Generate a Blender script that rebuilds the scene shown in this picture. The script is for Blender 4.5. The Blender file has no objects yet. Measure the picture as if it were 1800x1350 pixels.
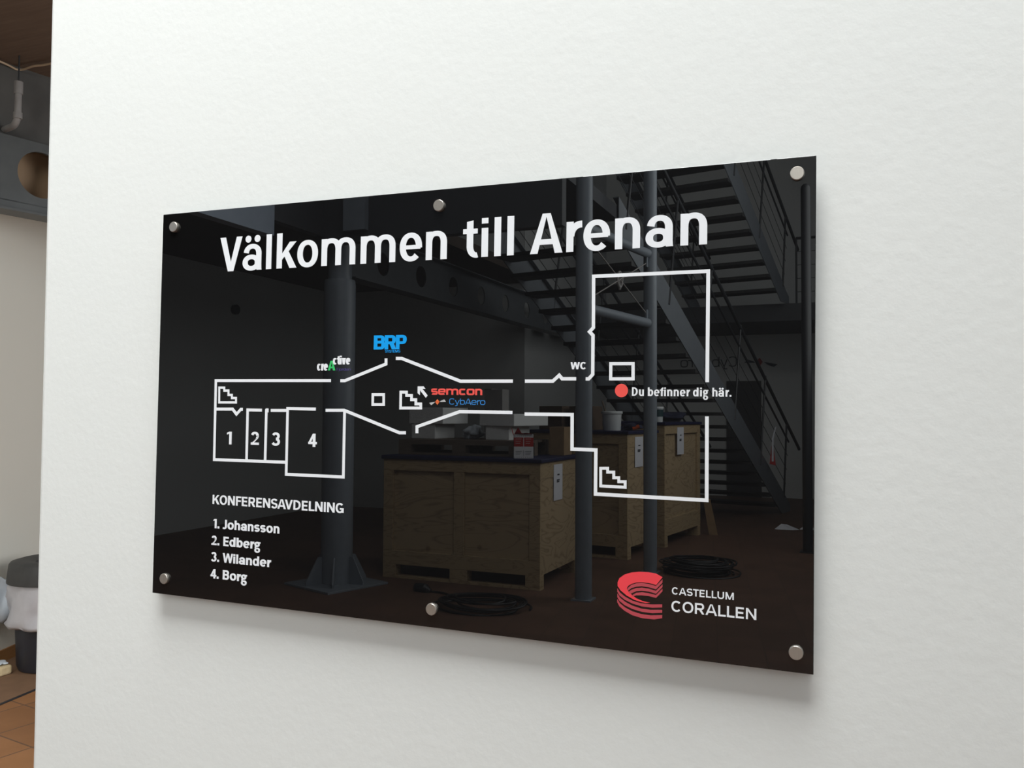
import bpy, bmesh, math, random, json
from mathutils import Vector, Matrix
random.seed(7)
SC = bpy.context.scene
COL = SC.collection
PI = math.pi

# ------------------------------------------------------------------ camera, light, exposure
def cam_rot(yaw, pitch, roll):
    fw = Vector((-math.sin(yaw)*math.cos(pitch), math.cos(yaw)*math.cos(pitch), math.sin(pitch)))
    rt = Vector((math.cos(yaw), math.sin(yaw), 0))
    up = rt.cross(fw)
    r2 = rt*math.cos(roll) + up*math.sin(roll)
    u2 = r2.cross(fw)
    return Matrix((r2, u2, -fw)).transposed()
cd = bpy.data.cameras.new('camera')
cam = bpy.data.objects.new('camera', cd); COL.objects.link(cam)
cd.sensor_fit = 'HORIZONTAL'; cd.sensor_width = 36; cd.lens = 1500/1800*36
cd.clip_start = 0.02; cd.clip_end = 200
cam.matrix_world = Matrix.Translation((0.6546, -1.2756, 1.55)) @ cam_rot(0.38392, 0.03483, 0.00555).to_4x4()
SC.camera = cam

SC.view_settings.view_transform = 'Standard'
SC.view_settings.look = 'None'
SC.view_settings.gamma = 1
SC.view_settings.use_curve_mapping = False
SC.view_settings.exposure = 0.1

W = bpy.data.worlds.new('sky'); SC.world = W; W.use_nodes = True
W.node_tree.nodes['Background'].inputs[0].default_value = (0.80, 0.90, 1.0, 1)
W.node_tree.nodes['Background'].inputs[1].default_value = 0.6

def area(name, loc, target, sx, sy, energy, color):
    l = bpy.data.lights.new(name, 'AREA'); l.shape = 'RECTANGLE'; l.size = sx; l.size_y = sy
    l.energy = energy; l.color = color
    o = bpy.data.objects.new(name, l); COL.objects.link(o); o.location = loc
    o.rotation_euler = (Vector(target)-Vector(loc)).to_track_quat('-Z', 'Z').to_euler()
    return o
# daylight through the glazed facade on the right; fill lights added overhead and in the side room
area('facade_daylight', (1.665, -7.65, 4.575), (0, -7.65, 4.575), 15.0, 4.45, 2400, (0.95, 0.98, 0.955))
area('roof_fill', (0.15, -1.75, 6.62), (0.15, -1.75, 0), 2.9, 2.5, 440, (0.97, 0.985, 0.975))  # unseen fill added to brighten the upper part of the sign wall
area('side_room_fill', (.86, 3.6, 1.9), (0, 3.6, 1.9), 2.4, 1.7, 66, (0.95, 0.98, 1.0))  # unseen fill added to brighten the side room wall

# ------------------------------------------------------------------ materials
def srgb(r, g, b):
    f = lambda c: (c/255/12.92) if c/255 <= .04045 else ((c/255+.055)/1.055)**2.4
    return (f(r), f(g), f(b), 1)
def mat(name, color, rough=.6, metal=0, ior=1.5, spec=.5):
    m = bpy.data.materials.new(name); m.use_nodes = True
    b = m.node_tree.nodes['Principled BSDF']
    b.inputs['Base Color'].default_value = color
    b.inputs['Roughness'].default_value = rough
    b.inputs['Metallic'].default_value = metal
    b.inputs['IOR'].default_value = ior
    b.inputs['Specular IOR Level'].default_value = spec
    return m
def N(m, t, **kw):
    n = m.node_tree.nodes.new(t)
    for k, v in kw.items():
        if hasattr(n, k): setattr(n, k, v)
        else: n.inputs[k].default_value = v
    return n
def LK(m, a, b): m.node_tree.links.new(a, b)
def bsdf(m): return m.node_tree.nodes['Principled BSDF']
def coords(m, scale=(1, 1, 1), kind='Object'):
    tc = N(m, 'ShaderNodeTexCoord'); mp = N(m, 'ShaderNodeMapping')
    mp.inputs['Scale'].default_value = scale
    LK(m, tc.outputs[kind], mp.inputs['Vector']); return mp.outputs['Vector']
def ramp(m, fac, stops):
    r = N(m, 'ShaderNodeValToRGB')
    while len(r.color_ramp.elements) < len(stops): r.color_ramp.elements.new(.5)
    for e, (p, c) in zip(r.color_ramp.elements, stops): e.position = p; e.color = c
    LK(m, fac, r.inputs['Fac']); return r.outputs['Color']
def bump(m, height, strength, dist=.01):
    b = N(m, 'ShaderNodeBump'); b.inputs['Strength'].default_value = strength; b.inputs['Distance'].default_value = dist
    LK(m, height, b.inputs['Height']); LK(m, b.outputs['Normal'], bsdf(m).inputs['Normal'])

def m_plaster(name, col, st=.35):
    m = mat(name, col, .85, spec=.2)
    v = coords(m)
    a = N(m, 'ShaderNodeTexNoise', Scale=70.0, Detail=4.0); LK(m, v, a.inputs['Vector'])
    b = N(m, 'ShaderNodeTexNoise', Scale=14.0, Detail=3.0); LK(m, v, b.inputs['Vector'])
    ad = N(m, 'ShaderNodeMath', operation='ADD'); LK(m, a.outputs['Fac'], ad.inputs[0]); LK(m, b.outputs['Fac'], ad.inputs[1])
    bump(m, ad.outputs[0], st, .004)
    return m
def m_ply(name, dark, light, sc):
    m = mat(name, light, .65, spec=.3)
    v = coords(m, sc)
    n = N(m, 'ShaderNodeTexNoise', Scale=1.6, Detail=2.0, Distortion=1.2); LK(m, v, n.inputs['Vector'])
    mu = N(m, 'ShaderNodeMath', operation='MULTIPLY'); mu.inputs[1].default_value = 20.0; LK(m, n.outputs['Fac'], mu.inputs[0])
    fr = N(m, 'ShaderNodeMath', operation='PINGPONG'); fr.inputs[1].default_value = 1.0; LK(m, mu.outputs[0], fr.inputs[0])
    c1 = ramp(m, fr.outputs[0], [(0, dark), (.35, light), (1, light)])
    k = N(m, 'ShaderNodeTexVoronoi', Scale=2.6); LK(m, coords(m), k.inputs['Vector'])
    c2 = ramp(m, k.outputs['Distance'], [(0, (.25, .18, .12, 1)), (.05, (.45, .35, .25, 1)), (.085, (1, 1, 1, 1))])
    mx = N(m, 'ShaderNodeMixRGB', blend_type='MULTIPLY'); mx.inputs[0].default_value = .7
    LK(m, c1, mx.inputs[1]); LK(m, c2, mx.inputs[2]); LK(m, mx.outputs[0], bsdf(m).inputs['Base Color'])
    return m
def m_noise(name, c1, c2, scale, rough=.6, sc=(1, 1, 1), bmp=0, spec=.5, metal=0):
    m = mat(name, c1, rough, spec=spec, metal=metal)
    n = N(m, 'ShaderNodeTexNoise', Scale=scale, Detail=5.0); LK(m, coords(m, sc), n.inputs['Vector'])
    LK(m, ramp(m, n.outputs['Fac'], [(.3, c1), (.7, c2)]), bsdf(m).inputs['Base Color'])
    if bmp: bump(m, n.outputs['Fac'], bmp)
    return m
def m_tiles(name, ca, cb, cm):
    m = mat(name, (.3, .13, .06, 1), .55, spec=.35)
    v = coords(m)
    b = N(m, 'ShaderNodeTexBrick', offset=0.0, squash=1.0)
    b.inputs['Scale'].default_value = 1.0
    b.inputs['Brick Width'].default_value = .30; b.inputs['Row Height'].default_value = .30
    b.inputs['Mortar Size'].default_value = .005; b.inputs['Mortar Smooth'].default_value = .2; b.inputs['Bias'].default_value = 0
    b.inputs['Color1'].default_value = ca; b.inputs['Color2'].default_value = cb
    b.inputs['Mortar'].default_value = cm
    mp = v.node; mp.inputs['Rotation'].default_value = (0, 0, math.radians(9)); mp.inputs['Location'].default_value = (.1, .07, 0)
    LK(m, v, b.inputs['Vector'])
    n = N(m, 'ShaderNodeTexNoise', Scale=5.0, Detail=5.0); LK(m, coords(m), n.inputs['Vector'])
    mx = N(m, 'ShaderNodeMixRGB', blend_type='MULTIPLY'); mx.inputs[0].default_value = .45
    LK(m, b.outputs['Color'], mx.inputs[1]); LK(m, ramp(m, n.outputs['Fac'], [(.3, (.6, .55, .5, 1)), (.7, (1, 1, 1, 1))]), mx.inputs[2])
    LK(m, mx.outputs[0], bsdf(m).inputs['Base Color'])
    return m

M = {}
M['wall'] = m_plaster('white_plaster', (.865, .88, .855, 1), .11)
M['wallside'] = m_plaster('warm_white_plaster', (.82, .80, .72, 1), .10)
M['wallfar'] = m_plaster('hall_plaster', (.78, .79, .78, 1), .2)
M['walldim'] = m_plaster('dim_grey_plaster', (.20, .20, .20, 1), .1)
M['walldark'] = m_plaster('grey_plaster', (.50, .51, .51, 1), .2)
M['acrylic'] = mat('black_gloss_acrylic', (.0055, .0055, .0058, 1), 0.0, ior=1.70)
M['edge'] = mat('acrylic_cut_edge', (.06, .065, .07, 1), .3)
def vinyl(n, c): return mat(n, c, .02, ior=1.5)
M['white'] = mat('white_lettering', (.95, .97, 1.0, 1), .05, ior=1.33)
M['blue'] = vinyl('sky_blue_print', srgb(30, 170, 252))
M['blue2'] = vinyl('mid_blue_print', srgb(66, 150, 228))
M['red'] = vinyl('red_print', srgb(255, 98, 90))
M['red2'] = vinyl('coral_print', srgb(255, 78, 88))
M['red3'] = vinyl('dark_coral_print', srgb(196, 82, 92))
M['pinkedge'] = vinyl('pale_coral_print', srgb(205, 130, 135))
M['green'] = vinyl('green_print', srgb(68, 202, 114))
M['purple'] = vinyl('purple_print', srgb(84, 74, 136))
M['orange'] = vinyl('orange_print', srgb(250, 128, 74))
M['silverp'] = vinyl('silver_print', srgb(196, 196, 196))
M['steelcap'] = m_noise('brushed_steel', (.50, .46, .41, 1), (.56, .52, .47, 1), 60, .34, (40, 1, 1), metal=.75)
M['ply'] = m_ply('plywood', srgb(152, 131, 101), srgb(184, 162, 128), (.55, .8, 2.4))
M['timber'] = m_ply('pine_batten', srgb(152, 130, 97), srgb(182, 160, 125), (1, 1, 5))
M['oldtimber'] = m_noise('weathered_timber', (.10, .075, .055, 1), (.17, .13, .10, 1), 6, .8, (1, 8, 8))
M['tarp'] = m_noise('navy_sheet', (.006, .008, .045, 1), (.012, .015, .07, 1), 9, .5, bmp=.15)
M['paper'] = mat('white_paper', (.78, .79, .85, 1), .7)
M['ink'] = mat('black_ink', (.02, .02, .03, 1), .6)
M['foam'] = m_noise('white_foam', (.74, .75, .75, 1), (.82, .83, .83, 1), 90, .8, bmp=.2)
M['card'] = m_noise('brown_cardboard', (.26, .17, .09, 1), (.33, .22, .12, 1), 12, .8)
M['carddark'] = m_noise('dark_cardboard', (.07, .045, .03, 1), (.10, .065, .04, 1), 12, .8)
M['cardgrey'] = m_noise('grey_board', (.24, .23, .23, 1), (.3, .29, .28, 1), 12, .8)
M['film'] = mat('plastic_film', (.55, .6, .66, 1), .25)
M['redcard'] = mat('red_print_card', srgb(170, 34, 30), .5)
M['whitecard'] = mat('white_card', (.75, .75, .77, 1), .5)
M['pail'] = mat('white_pail_plastic', (.72, .75, .76, 1), .35)
M['teal'] = mat('dark_teal_label', (.02, .06, .07, 1), .4)
M['colsteel'] = m_noise('grey_painted_steel', srgb(124, 132, 141), srgb(132, 140, 149), 14, .42)
M['stairsteel'] = m_noise('stair_steel', srgb(108, 113, 119), srgb(116, 121, 127), 12, .45)
M['railsteel'] = mat('dark_rail_steel', srgb(44, 46, 50), .4)
M['beamsteel'] = m_noise('blue_grey_beam_paint', srgb(80, 84, 88), srgb(88, 92, 96), 10, .45)
M['beamdark'] = m_noise('dark_grey_beam_paint', srgb(72, 74, 74), srgb(80, 82, 82), 10, .45)
M['fascia'] = m_noise('pale_blue_steel', srgb(160, 172, 188), srgb(170, 182, 198), 10, .45)
M['darksteel'] = mat('dark_fascia', srgb(62, 64, 68), .5)
M['tread'] = m_noise('stair_tread', (.03, .03, .032, 1), (.05, .05, .05, 1), 25, .6)
M['cable'] = mat('black_rubber', (.012, .013, .015, 1), .45)
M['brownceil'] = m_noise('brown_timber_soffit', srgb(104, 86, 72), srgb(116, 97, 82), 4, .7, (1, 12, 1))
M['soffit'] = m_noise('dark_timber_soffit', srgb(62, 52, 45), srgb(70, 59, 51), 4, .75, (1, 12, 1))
M['tan'] = m_noise('tan_panel', srgb(168, 138, 108), srgb(176, 146, 115), 5, .7)
M['concrete'] = m_noise('grey_concrete', srgb(74, 72, 70), srgb(88, 86, 83), 5, .85, bmp=.1)
M['roof'] = m_noise('roof_boards', srgb(88, 76, 66), srgb(98, 84, 72), 4, .8)
M['tile'] = m_tiles('terracotta_tiles', srgb(176, 124, 80), srgb(152, 106, 68), srgb(120, 90, 68))
M['halltile'] = m_tiles('dimmed_hall_tiles', srgb(112, 84, 70), srgb(102, 77, 64), srgb(92, 72, 60))  # tile colour darkened to stand in for weaker light in the hall
M['mat'] = m_noise('brown_hardboard', srgb(122, 92, 68), srgb(134, 102, 76), 8, .8)
M['basewood'] = m_noise('oak_skirting', srgb(150, 104, 58), srgb(166, 118, 70), 5, .55, (1, 1, 12))
M['binbody'] = mat('dark_navy_plastic', srgb(46, 48, 56), .45)
M['binlid'] = m_noise('grey_black_plastic', srgb(62, 62, 62), srgb(72, 72, 71), 20, .6)
M['liner'] = m_noise('thin_white_liner', (.52, .51, .54, 1), (.6, .59, .62, 1), 12, .35)
M['liner2'] = mat('pale_blue_film', (.6, .65, .7, 1), .3)
M['pipe'] = m_noise('grey_plastic_pipe', srgb(134, 130, 128), srgb(150, 146, 143), 18, .5)
M['cord'] = mat('beige_cord', srgb(190, 166, 138), .6)
M['beige'] = m_noise('beige_sponge', srgb(202, 180, 140), srgb(214, 194, 156), 40, .9, bmp=.3)
M['orangep'] = mat('orange_plastic', srgb(196, 84, 32), .4)
M['rag'] = m_noise('navy_cloth', (.012, .014, .04, 1), (.03, .035, .07, 1), 14, .9, bmp=.3)
M['redtape'] = mat('red_barrier_tape', srgb(190, 50, 46), .4)
M['doorgrey'] = mat('dark_door', srgb(72, 72, 74), .5)
M['logoink'] = mat('dark_blue_sign_letters', (.03, .045, .07, 1), .5)

# ------------------------------------------------------------------ building helpers
# The hall faces the sign wall: depth d counts metres away from the face of the sign, into the hall (world y = -d).
class MB:
    def __init__(s): s.bm = bmesh.new()
    def box(s, a, b, rz=0, piv=None):
        x0, y0, z0 = a; x1, y1, z1 = b
        vs = [Vector(p) for p in ((x0,y0,z0),(x1,y0,z0),(x1,y1,z0),(x0,y1,z0),(x0,y0,z1),(x1,y0,z1),(x1,y1,z1),(x0,y1,z1))]
        if rz:
            c = Vector(piv if piv else ((x0+x1)/2, (y0+y1)/2, 0)); R = Matrix.Rotation(rz, 3, 'Z')
            vs = [R@(v-c)+c for v in vs]
        v = [s.bm.verts.new(p) for p in vs]
        for f in ((0,3,2,1),(4,5,6,7),(0,1,5,4),(1,2,6,5),(2,3,7,6),(3,0,4,7)): s.bm.faces.new([v[i] for i in f])
        return s
    def prism(s, pts, vec):
        vec = Vector(vec); a = [s.bm.verts.new(p) for p in pts]; b = [s.bm.verts.new(Vector(p)+vec) for p in pts]
        s.bm.faces.new(a); s.bm.faces.new(b[::-1]); n = len(a)
        for i in range(n): s.bm.faces.new((a[i], b[i], b[(i+1)%n], a[(i+1)%n]))
        return s
    def tube(s, pts, r, seg=12, closed=False):
        pts = [Vector(p) for p in pts]; n = len(pts); rings = []
        rr = r if isinstance(r, (list, tuple)) else [r]*n
        u = None
        for i, p in enumerate(pts):
            t = (pts[(i+1)%n if closed else min(i+1, n-1)] - pts[(i-1)%n if closed else max(i-1, 0)])
            if t.length < 1e-9: t = Vector((0, 0, 1))
            t.normalize()
            if u is None:
                u = t.orthogonal()
            u = (u - t*u.dot(t))
            if u.length < 1e-6: u = t.orthogonal()
            u.normalize(); w = t.cross(u)
            rings.append([s.bm.verts.new(p + (u*math.cos(2*PI*k/seg) + w*math.sin(2*PI*k/seg))*rr[i]) for k in range(seg)])
        for i in range(n if closed else n-1):
            A, B = rings[i], rings[(i+1)%n]
            for k in range(seg): s.bm.faces.new((A[k], A[(k+1)%seg], B[(k+1)%seg], B[k]))
        if not closed:
            s.bm.faces.new(rings[0][::-1]); s.bm.faces.new(rings[-1])
        return s
    def lathe(s, prof, c=(0, 0, 0), seg=40, wob=None, close=True):
        c = Vector(c); rings = []
        for j, (r, z) in enumerate(prof):
            rings.append([s.bm.verts.new(c + Vector(((r + (wob(k/seg, j) if wob else 0))*math.cos(2*PI*k/seg), (r + (wob(k/seg, j) if wob else 0))*math.sin(2*PI*k/seg), z))) for k in range(seg)])
        for A, B in zip(rings, rings[1:]):
            for k in range(seg): s.bm.faces.new((A[k], A[(k+1)%seg], B[(k+1)%seg], B[k]))
        if close:
            s.bm.faces.new(rings[0][::-1]); s.bm.faces.new(rings[-1])
        return s
    def flat(s, polys, t=.0005, y=0.0):           # polygons (u, v) as thin vinyl on a face that looks along -y
        lev = 0; last = None                      # overlapping strokes step up by 20 micrometres so that no two faces coincide
        for p in polys:
            if last is not None and not (len(p) == 4 and len(last) == 4 and p[0] == last[1] and p[3] == last[2]): lev = (lev+1) % 14
            last = p; tt = t+lev*.00002
            s.prism([(u, y-tt, v) for u, v in p], (0, tt, 0))
        return s
    def build(s, name, m, parent=None, flip=False, bevel=0, smooth=False, segs=2):
        if flip:
            for v in s.bm.verts: v.co.y = -v.co.y
        bmesh.ops.recalc_face_normals(s.bm, faces=s.bm.faces)
        me = bpy.data.meshes.new(name); s.bm.to_mesh(me); s.bm.free()
        me.materials.append(m)
        if smooth:
            for p in me.polygons: p.use_smooth = True
        o = bpy.data.objects.new(name, me); COL.objects.link(o)
        if parent: o.parent = parent
        if bevel:
            b = o.modifiers.new('bevel', 'BEVEL'); b.width = bevel; b.segments = segs; b.limit_method = 'ANGLE'; b.angle_limit = math.radians(40)
        if smooth and smooth != 'all':
            es = o.modifiers.new('edges', 'EDGE_SPLIT'); es.split_angle = math.radians(38)
        return o
def tag(o, label, cat, group=None):
    o['label'] = label; o['category'] = cat
    if group: o['group'] = group
    return o
def thing(name, label, cat, loc=(0, 0, 0), rz=0, group=None):
    o = bpy.data.objects.new(name, None); COL.objects.link(o); o.location = loc; o.rotation_euler = (0, 0, rz)
    o.empty_display_size = .05
    return tag(o, label, cat, group)
def hall(name, label, cat, x, d, z=0, rot=0, group=None):     # an Empty standing in the hall at depth d
    return thing(name, label, cat, (x, -d, z), -rot, group)
def struct(o): o['kind'] = 'structure'; return o

# ------------------------------------------------------------------ sign data (metres on the sign's face, from its centre)
K = json.loads(r'''{"plan": [[[-0.2056, 0.0433], [-0.4603, 0.0426], [-0.4594, -0.1052], [-0.2989, -0.104]], [[-0.236, -0.0074], [-0.2963, -0.0073], [-0.296, -0.1256], [-0.1756, -0.125], [-0.176, -0.0095]], [[-0.2153, -0.0093], [-0.1769, -0.0087], [-0.0658, -0.0452], [-0.0533, -0.0449]], [[-0.4585, -0.0107], [-0.4198, -0.0101], [-0.4103, -0.0196], [-0.4005, -0.0103], [-0.3962, -0.0103]], [[-0.3529, -0.0112], [-0.385, -0.0112], [-0.3847, -0.1031]], [[-0.3429, -0.0089], [-0.343, -0.1026]], [[-0.3331, -0.0113], [-0.2989, -0.0108]], [[-0.186, 0.0431], [-0.1768, 0.0431], [-0.0948, 0.072], [-0.095, 0.0817]], [[-0.0756, 0.0815], [-0.0646, 0.0814], [0.0471, 0.0428], [0.1405, 0.0432]], [[-0.0322, -0.045], [-0.0324, -0.0342], [0.0467, -0.0075], [0.1406, -0.0073]], [[0.1617, -0.0095], [0.2415, -0.009], [0.2421, -0.0629], [0.2808, -0.063], [0.2811, -0.1309], [0.4507, -0.1313], [0.4499, -0.008]], [[0.4498, 0.0424], [0.4498, 0.2071], [0.2734, 0.207], [0.2741, 0.1268], [0.268, 0.1205], [0.2737, 0.1148], [0.2741, 0.054], [0.2677, 0.0471], [0.2628, 0.0471]], [[0.1614, 0.0432], [0.2086, 0.0433], [0.2192, 0.0526], [0.224, 0.0472], [0.2472, 0.0472]]], "tick": [[[-0.3411, -0.0089], [-0.3411, -0.0131]]], "stairs": [[[-0.4519, 0.0295], [-0.4403, 0.0295], [-0.4401, 0.024], [-0.4303, 0.0241], [-0.4301, 0.0161], [-0.4221, 0.0161], [-0.4219, 0.0104], [-0.4124, 0.0104], [-0.4121, 0.0023], [-0.4512, 0.0019]], [[-0.0649, 0.0239], [-0.0537, 0.0239], [-0.0535, 0.0185], [-0.044, 0.0185], [-0.0439, 0.0113], [-0.0357, 0.0114], [-0.0355, 0.0041], [-0.0261, 0.0042], [-0.0259, -0.0026], [-0.0647, -0.0032]], [[0.2888, -0.091], [0.2999, -0.0905], [0.3, -0.0964], [0.3096, -0.096], [0.3097, -0.1046], [0.3176, -0.1042], [0.3177, -0.1102], [0.3277, -0.1098], [0.3278, -0.1183], [0.2892, -0.1181]]], "rects": [[[-0.1197, 0.0192], [-0.0982, 0.0194], [-0.0978, 0.0024], [-0.1195, 0.0021]], [[0.3028, 0.0706], [0.3378, 0.0705], [0.3381, 0.0473], [0.3029, 0.0472]]], "dot": [[0.3201, 0.0292], 0.01025], "arrow": [[[-0.0325, 0.0339], [-0.0217, 0.0341], [-0.0177, 0.0296], [-0.0279, 0.0296]], [[-0.0325, 0.0339], [-0.0279, 0.0317], [-0.0281, 0.0191], [-0.0326, 0.0226]], [[-0.0303, 0.0299], [-0.0259, 0.0321], [-0.0134, 0.0186], [-0.0168, 0.0148]]], "text": {"Du befinner dig h\u00e4r.": [[0.3366, 0.0214], [0.4849, 0.0212], 0.0123], "KONF": [[-0.4604, -0.1894], [-0.1732, -0.1866], 0.018], "1": [[-0.4569, -0.2334], [-0.3078, -0.2318], 0.0179], "2": [[-0.4604, -0.265], [-0.3486, -0.2626], 0.0181], "3": [[-0.46, -0.2953], [-0.3245, -0.2932], 0.0188], "4": [[-0.4606, -0.3267], [-0.3766, -0.3241], 0.0183], "CASTELLUM": [[0.4009, -0.2729], [0.4907, -0.2732], 0.0105], "CORALLEN": [[0.4004, -0.2982], [0.5224, -0.2984], 0.0159], "WC": [[0.2376, 0.0622], [0.2639, 0.0619], 0.0113], "BRP": [[-0.1199, 0.0968], [-0.0549, 0.0974], 0.0244], "SYSTEMS": [[-0.0973, 0.0917], [-0.0677, 0.0916], 0.0044], "cre": [[-0.2354, 0.061], [-0.2128, 0.0611], 0.0124], "A": [[-0.2126, 0.0612], [-0.1972, 0.0611], 0.017], "ctive": [[-0.2024, 0.0716], [-0.1666, 0.071], 0.0118], "fjord": [[-0.1942, 0.061], [-0.1656, 0.0607], 0.0046], "semcon": [[-0.0067, 0.0202], [0.0869, 0.0199], 0.0104], "Cyb": [[0.0272, 0.0032], [0.0925, 0.0053], 0.0097], "d1": [[-0.4309, -0.0759], [-0.42, -0.0756], 0.0245], "d2": [[-0.376, -0.075], [-0.3578, -0.0745], 0.0239], "d3": [[-0.3289, -0.0751], [-0.3113, -0.0746], 0.0241], "d4": [[-0.2503, -0.0749], [-0.2321, -0.0744], 0.0236]}, "prop": [[[0.001, 0.008], [0.0049, 0.0127], [0.009, 0.0081], [0.0051, 0.0032]], [[-0.0101, 0.0064], [0.001, 0.0082], [-0.0022, 0.0052], [-0.0064, 0.0025]], [[0.01, 0.0093], [0.0177, 0.0125], [0.021, 0.0084], [0.0106, 0.0079]]], "c_top": [[0.3866, -0.2493], [0.3768, -0.2448], [0.3652, -0.2437], [0.3507, -0.2443], [0.3391, -0.2463], [0.3288, -0.2501], [0.3208, -0.2562], [0.3179, -0.2629], [0.318, -0.2686], [0.3225, -0.2746], [0.3322, -0.2816], [0.344, -0.2869], [0.3542, -0.2891], [0.3615, -0.2898], [0.3682, -0.2891], [0.3571, -0.2877], [0.3469, -0.2844], [0.3395, -0.2795], [0.3339, -0.2743], [0.3323, -0.2709], [0.3342, -0.2671], [0.3393, -0.2635], [0.3466, -0.2607], [0.3553, -0.2595], [0.3654, -0.2597], [0.3727, -0.2607], [0.377, -0.2618]], "c_out": [[[0.3176, -0.2724], [0.3218, -0.2783], [0.33, -0.2839], [0.3411, -0.2886], [0.3542, -0.2911], [0.3687, -0.2915], [0.3866, -0.2896], [0.3866, -0.2941], [0.3716, -0.2961], [0.3557, -0.2956], [0.3411, -0.2928], [0.3293, -0.2883], [0.3211, -0.2826], [0.3176, -0.2772]], [[0.3177, -0.2801], [0.3219, -0.2861], [0.3301, -0.2915], [0.3412, -0.2961], [0.3543, -0.299], [0.3688, -0.2995], [0.3867, -0.2977], [0.3867, -0.3019], [0.3717, -0.3042], [0.3558, -0.3037], [0.3412, -0.3009], [0.3294, -0.2964], [0.3212, -0.2909], [0.3178, -0.2855]], [[0.3178, -0.2884], [0.322, -0.2946], [0.3302, -0.3001], [0.3413, -0.3046], [0.3544, -0.3072], [0.3689, -0.3077], [0.3868, -0.3056], [0.3868, -0.31], [0.3747, -0.313], [0.3574, -0.3132], [0.3413, -0.3103], [0.3295, -0.305], [0.3213, -0.2991], [0.3176, -0.2927]]], "c_in": [[[0.3332, -0.2708], [0.3393, -0.2649], [0.3466, -0.262], [0.3553, -0.2606], [0.3655, -0.2611], [0.3767, -0.2632], [0.3866, -0.2524], [0.3866, -0.2574], [0.377, -0.2681], [0.3655, -0.2659], [0.3554, -0.2656], [0.3467, -0.267], [0.3394, -0.2698], [0.3339, -0.2746]], [[0.335, -0.2759], [0.3394, -0.2723], [0.3467, -0.2691], [0.3554, -0.2677], [0.3655, -0.2682], [0.3768, -0.2705], [0.3867, -0.2598], [0.3867, -0.264], [0.3771, -0.2747], [0.3656, -0.2724], [0.3554, -0.2723], [0.3467, -0.2738], [0.3373, -0.279]], [[0.3395, -0.2812], [0.3468, -0.2762], [0.3555, -0.2745], [0.3656, -0.275], [0.3769, -0.2767], [0.3867, -0.2662], [0.3868, -0.2702], [0.3772, -0.2809], [0.3657, -0.2791], [0.3555, -0.2791], [0.3468, -0.2799], [0.3417, -0.2821]]], "caps": [[-0.5702, 0.3393], [0.0021, 0.3381], [0.5744, 0.3415], [-0.569, -0.3358], [0.0028, -0.3353], [0.577, -0.3374]]}''')

# ------------------------------------------------------------------ room shell
HZ = 7.5
struct(MB().box((-.9475, .025, 0), (1.66, .20, HZ)).build('wall_front', M['wall'], bevel=.012, segs=3))
struct(MB().box((-10, .1, -.12), (8, 9, 0)).build('floor', M['tile']))
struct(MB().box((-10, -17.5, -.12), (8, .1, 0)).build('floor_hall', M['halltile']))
FZ = 6.6                                               # roof over the front bay, lowered to hold the added overhead fill
b = MB().box((-10, -16, HZ), (1.9, -4.0, HZ+.1)).box((-10, -4.1, FZ), (1.9, -4.0, HZ+.1))
b.box((-10, -4.0, FZ), (-1.35, .2, FZ+.1)).box((1.62, -4.0, FZ), (1.9, .2, FZ+.1)).box((-1.35, -4.0, FZ), (1.62, -3.05, FZ+.1)).box((-1.35, -.45, FZ), (1.62, .2, FZ+.1))
struct(b.build('ceiling', M['roof']))
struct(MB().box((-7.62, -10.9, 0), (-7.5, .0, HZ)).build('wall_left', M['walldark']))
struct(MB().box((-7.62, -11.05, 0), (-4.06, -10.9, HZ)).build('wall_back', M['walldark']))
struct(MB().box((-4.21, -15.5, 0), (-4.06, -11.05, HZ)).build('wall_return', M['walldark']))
struct(MB().box((-7.62, -15.65, 0), (1.9, -15.5, HZ)).build('wall_rear', M['wallfar']))
b = MB().box((1.66, -15.5, 0), (1.9, .2, 2.34)).box((1.66, -15.5, 6.81), (1.9, .2, HZ)).box((1.66, -15.5, 2.34), (1.9, -15.16, 6.81)).box((1.66, -.14, 2.34), (1.9, .2, 6.81))
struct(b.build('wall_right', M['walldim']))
b = MB()
for k in range(1, 7):
    y = -.14-15.0*k/7; b.box((1.62, y-.02, 2.34), (1.655, y+.02, 6.81))
b.box((1.62, -15.16, 4.5), (1.655, -.14, 4.54))
struct(b.build('window_1', M['darksteel']))
b = MB().box((-1.35, -1.78, FZ-.04), (1.62, -1.74, FZ)).box((.13, -3.05, FZ-.04), (.17, -.45, FZ))
struct(b.build('roof_fill_frame', M['darksteel']))  # glazing bars made up to go with the added overhead fill

# upper floor round the void: slabs, soffits and their fascias
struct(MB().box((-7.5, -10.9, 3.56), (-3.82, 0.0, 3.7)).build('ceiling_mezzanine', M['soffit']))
struct(MB().box((-3.82, -7.3, 3.56), (-1.62, -5.2, 3.7)).build('ceiling_gallery', M['darksteel']))
struct(MB().box((-3.82, -5.2, 3.05), (-1.5, -5.1, 3.75)).build('trim_1', M['darksteel']))
struct(MB().box((-3.82, -4.38, 2.985), (-3.72, 0.0, 3.75)).build('trim_2', M['fascia']))
struct(MB().box((-3.82, -5.1, 3.12), (-3.74, -4.40, 3.75)).build('trim_3', M['darksteel']))
struct(MB().box((-4.06, -15.5, 3.08), (.75, -13.15, 3.36)).build('floor_landing', M['darksteel']))
struct(MB().box((-4.98, -15.5, 0), (-4.86, -15.44, 3.0)).build('trim_4', M['darksteel']))
struct(MB().box((-3.5, -5.1, 3.14), (-3.28, -5.04, 3.75)).build('trim_5', M['colsteel']))

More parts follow.
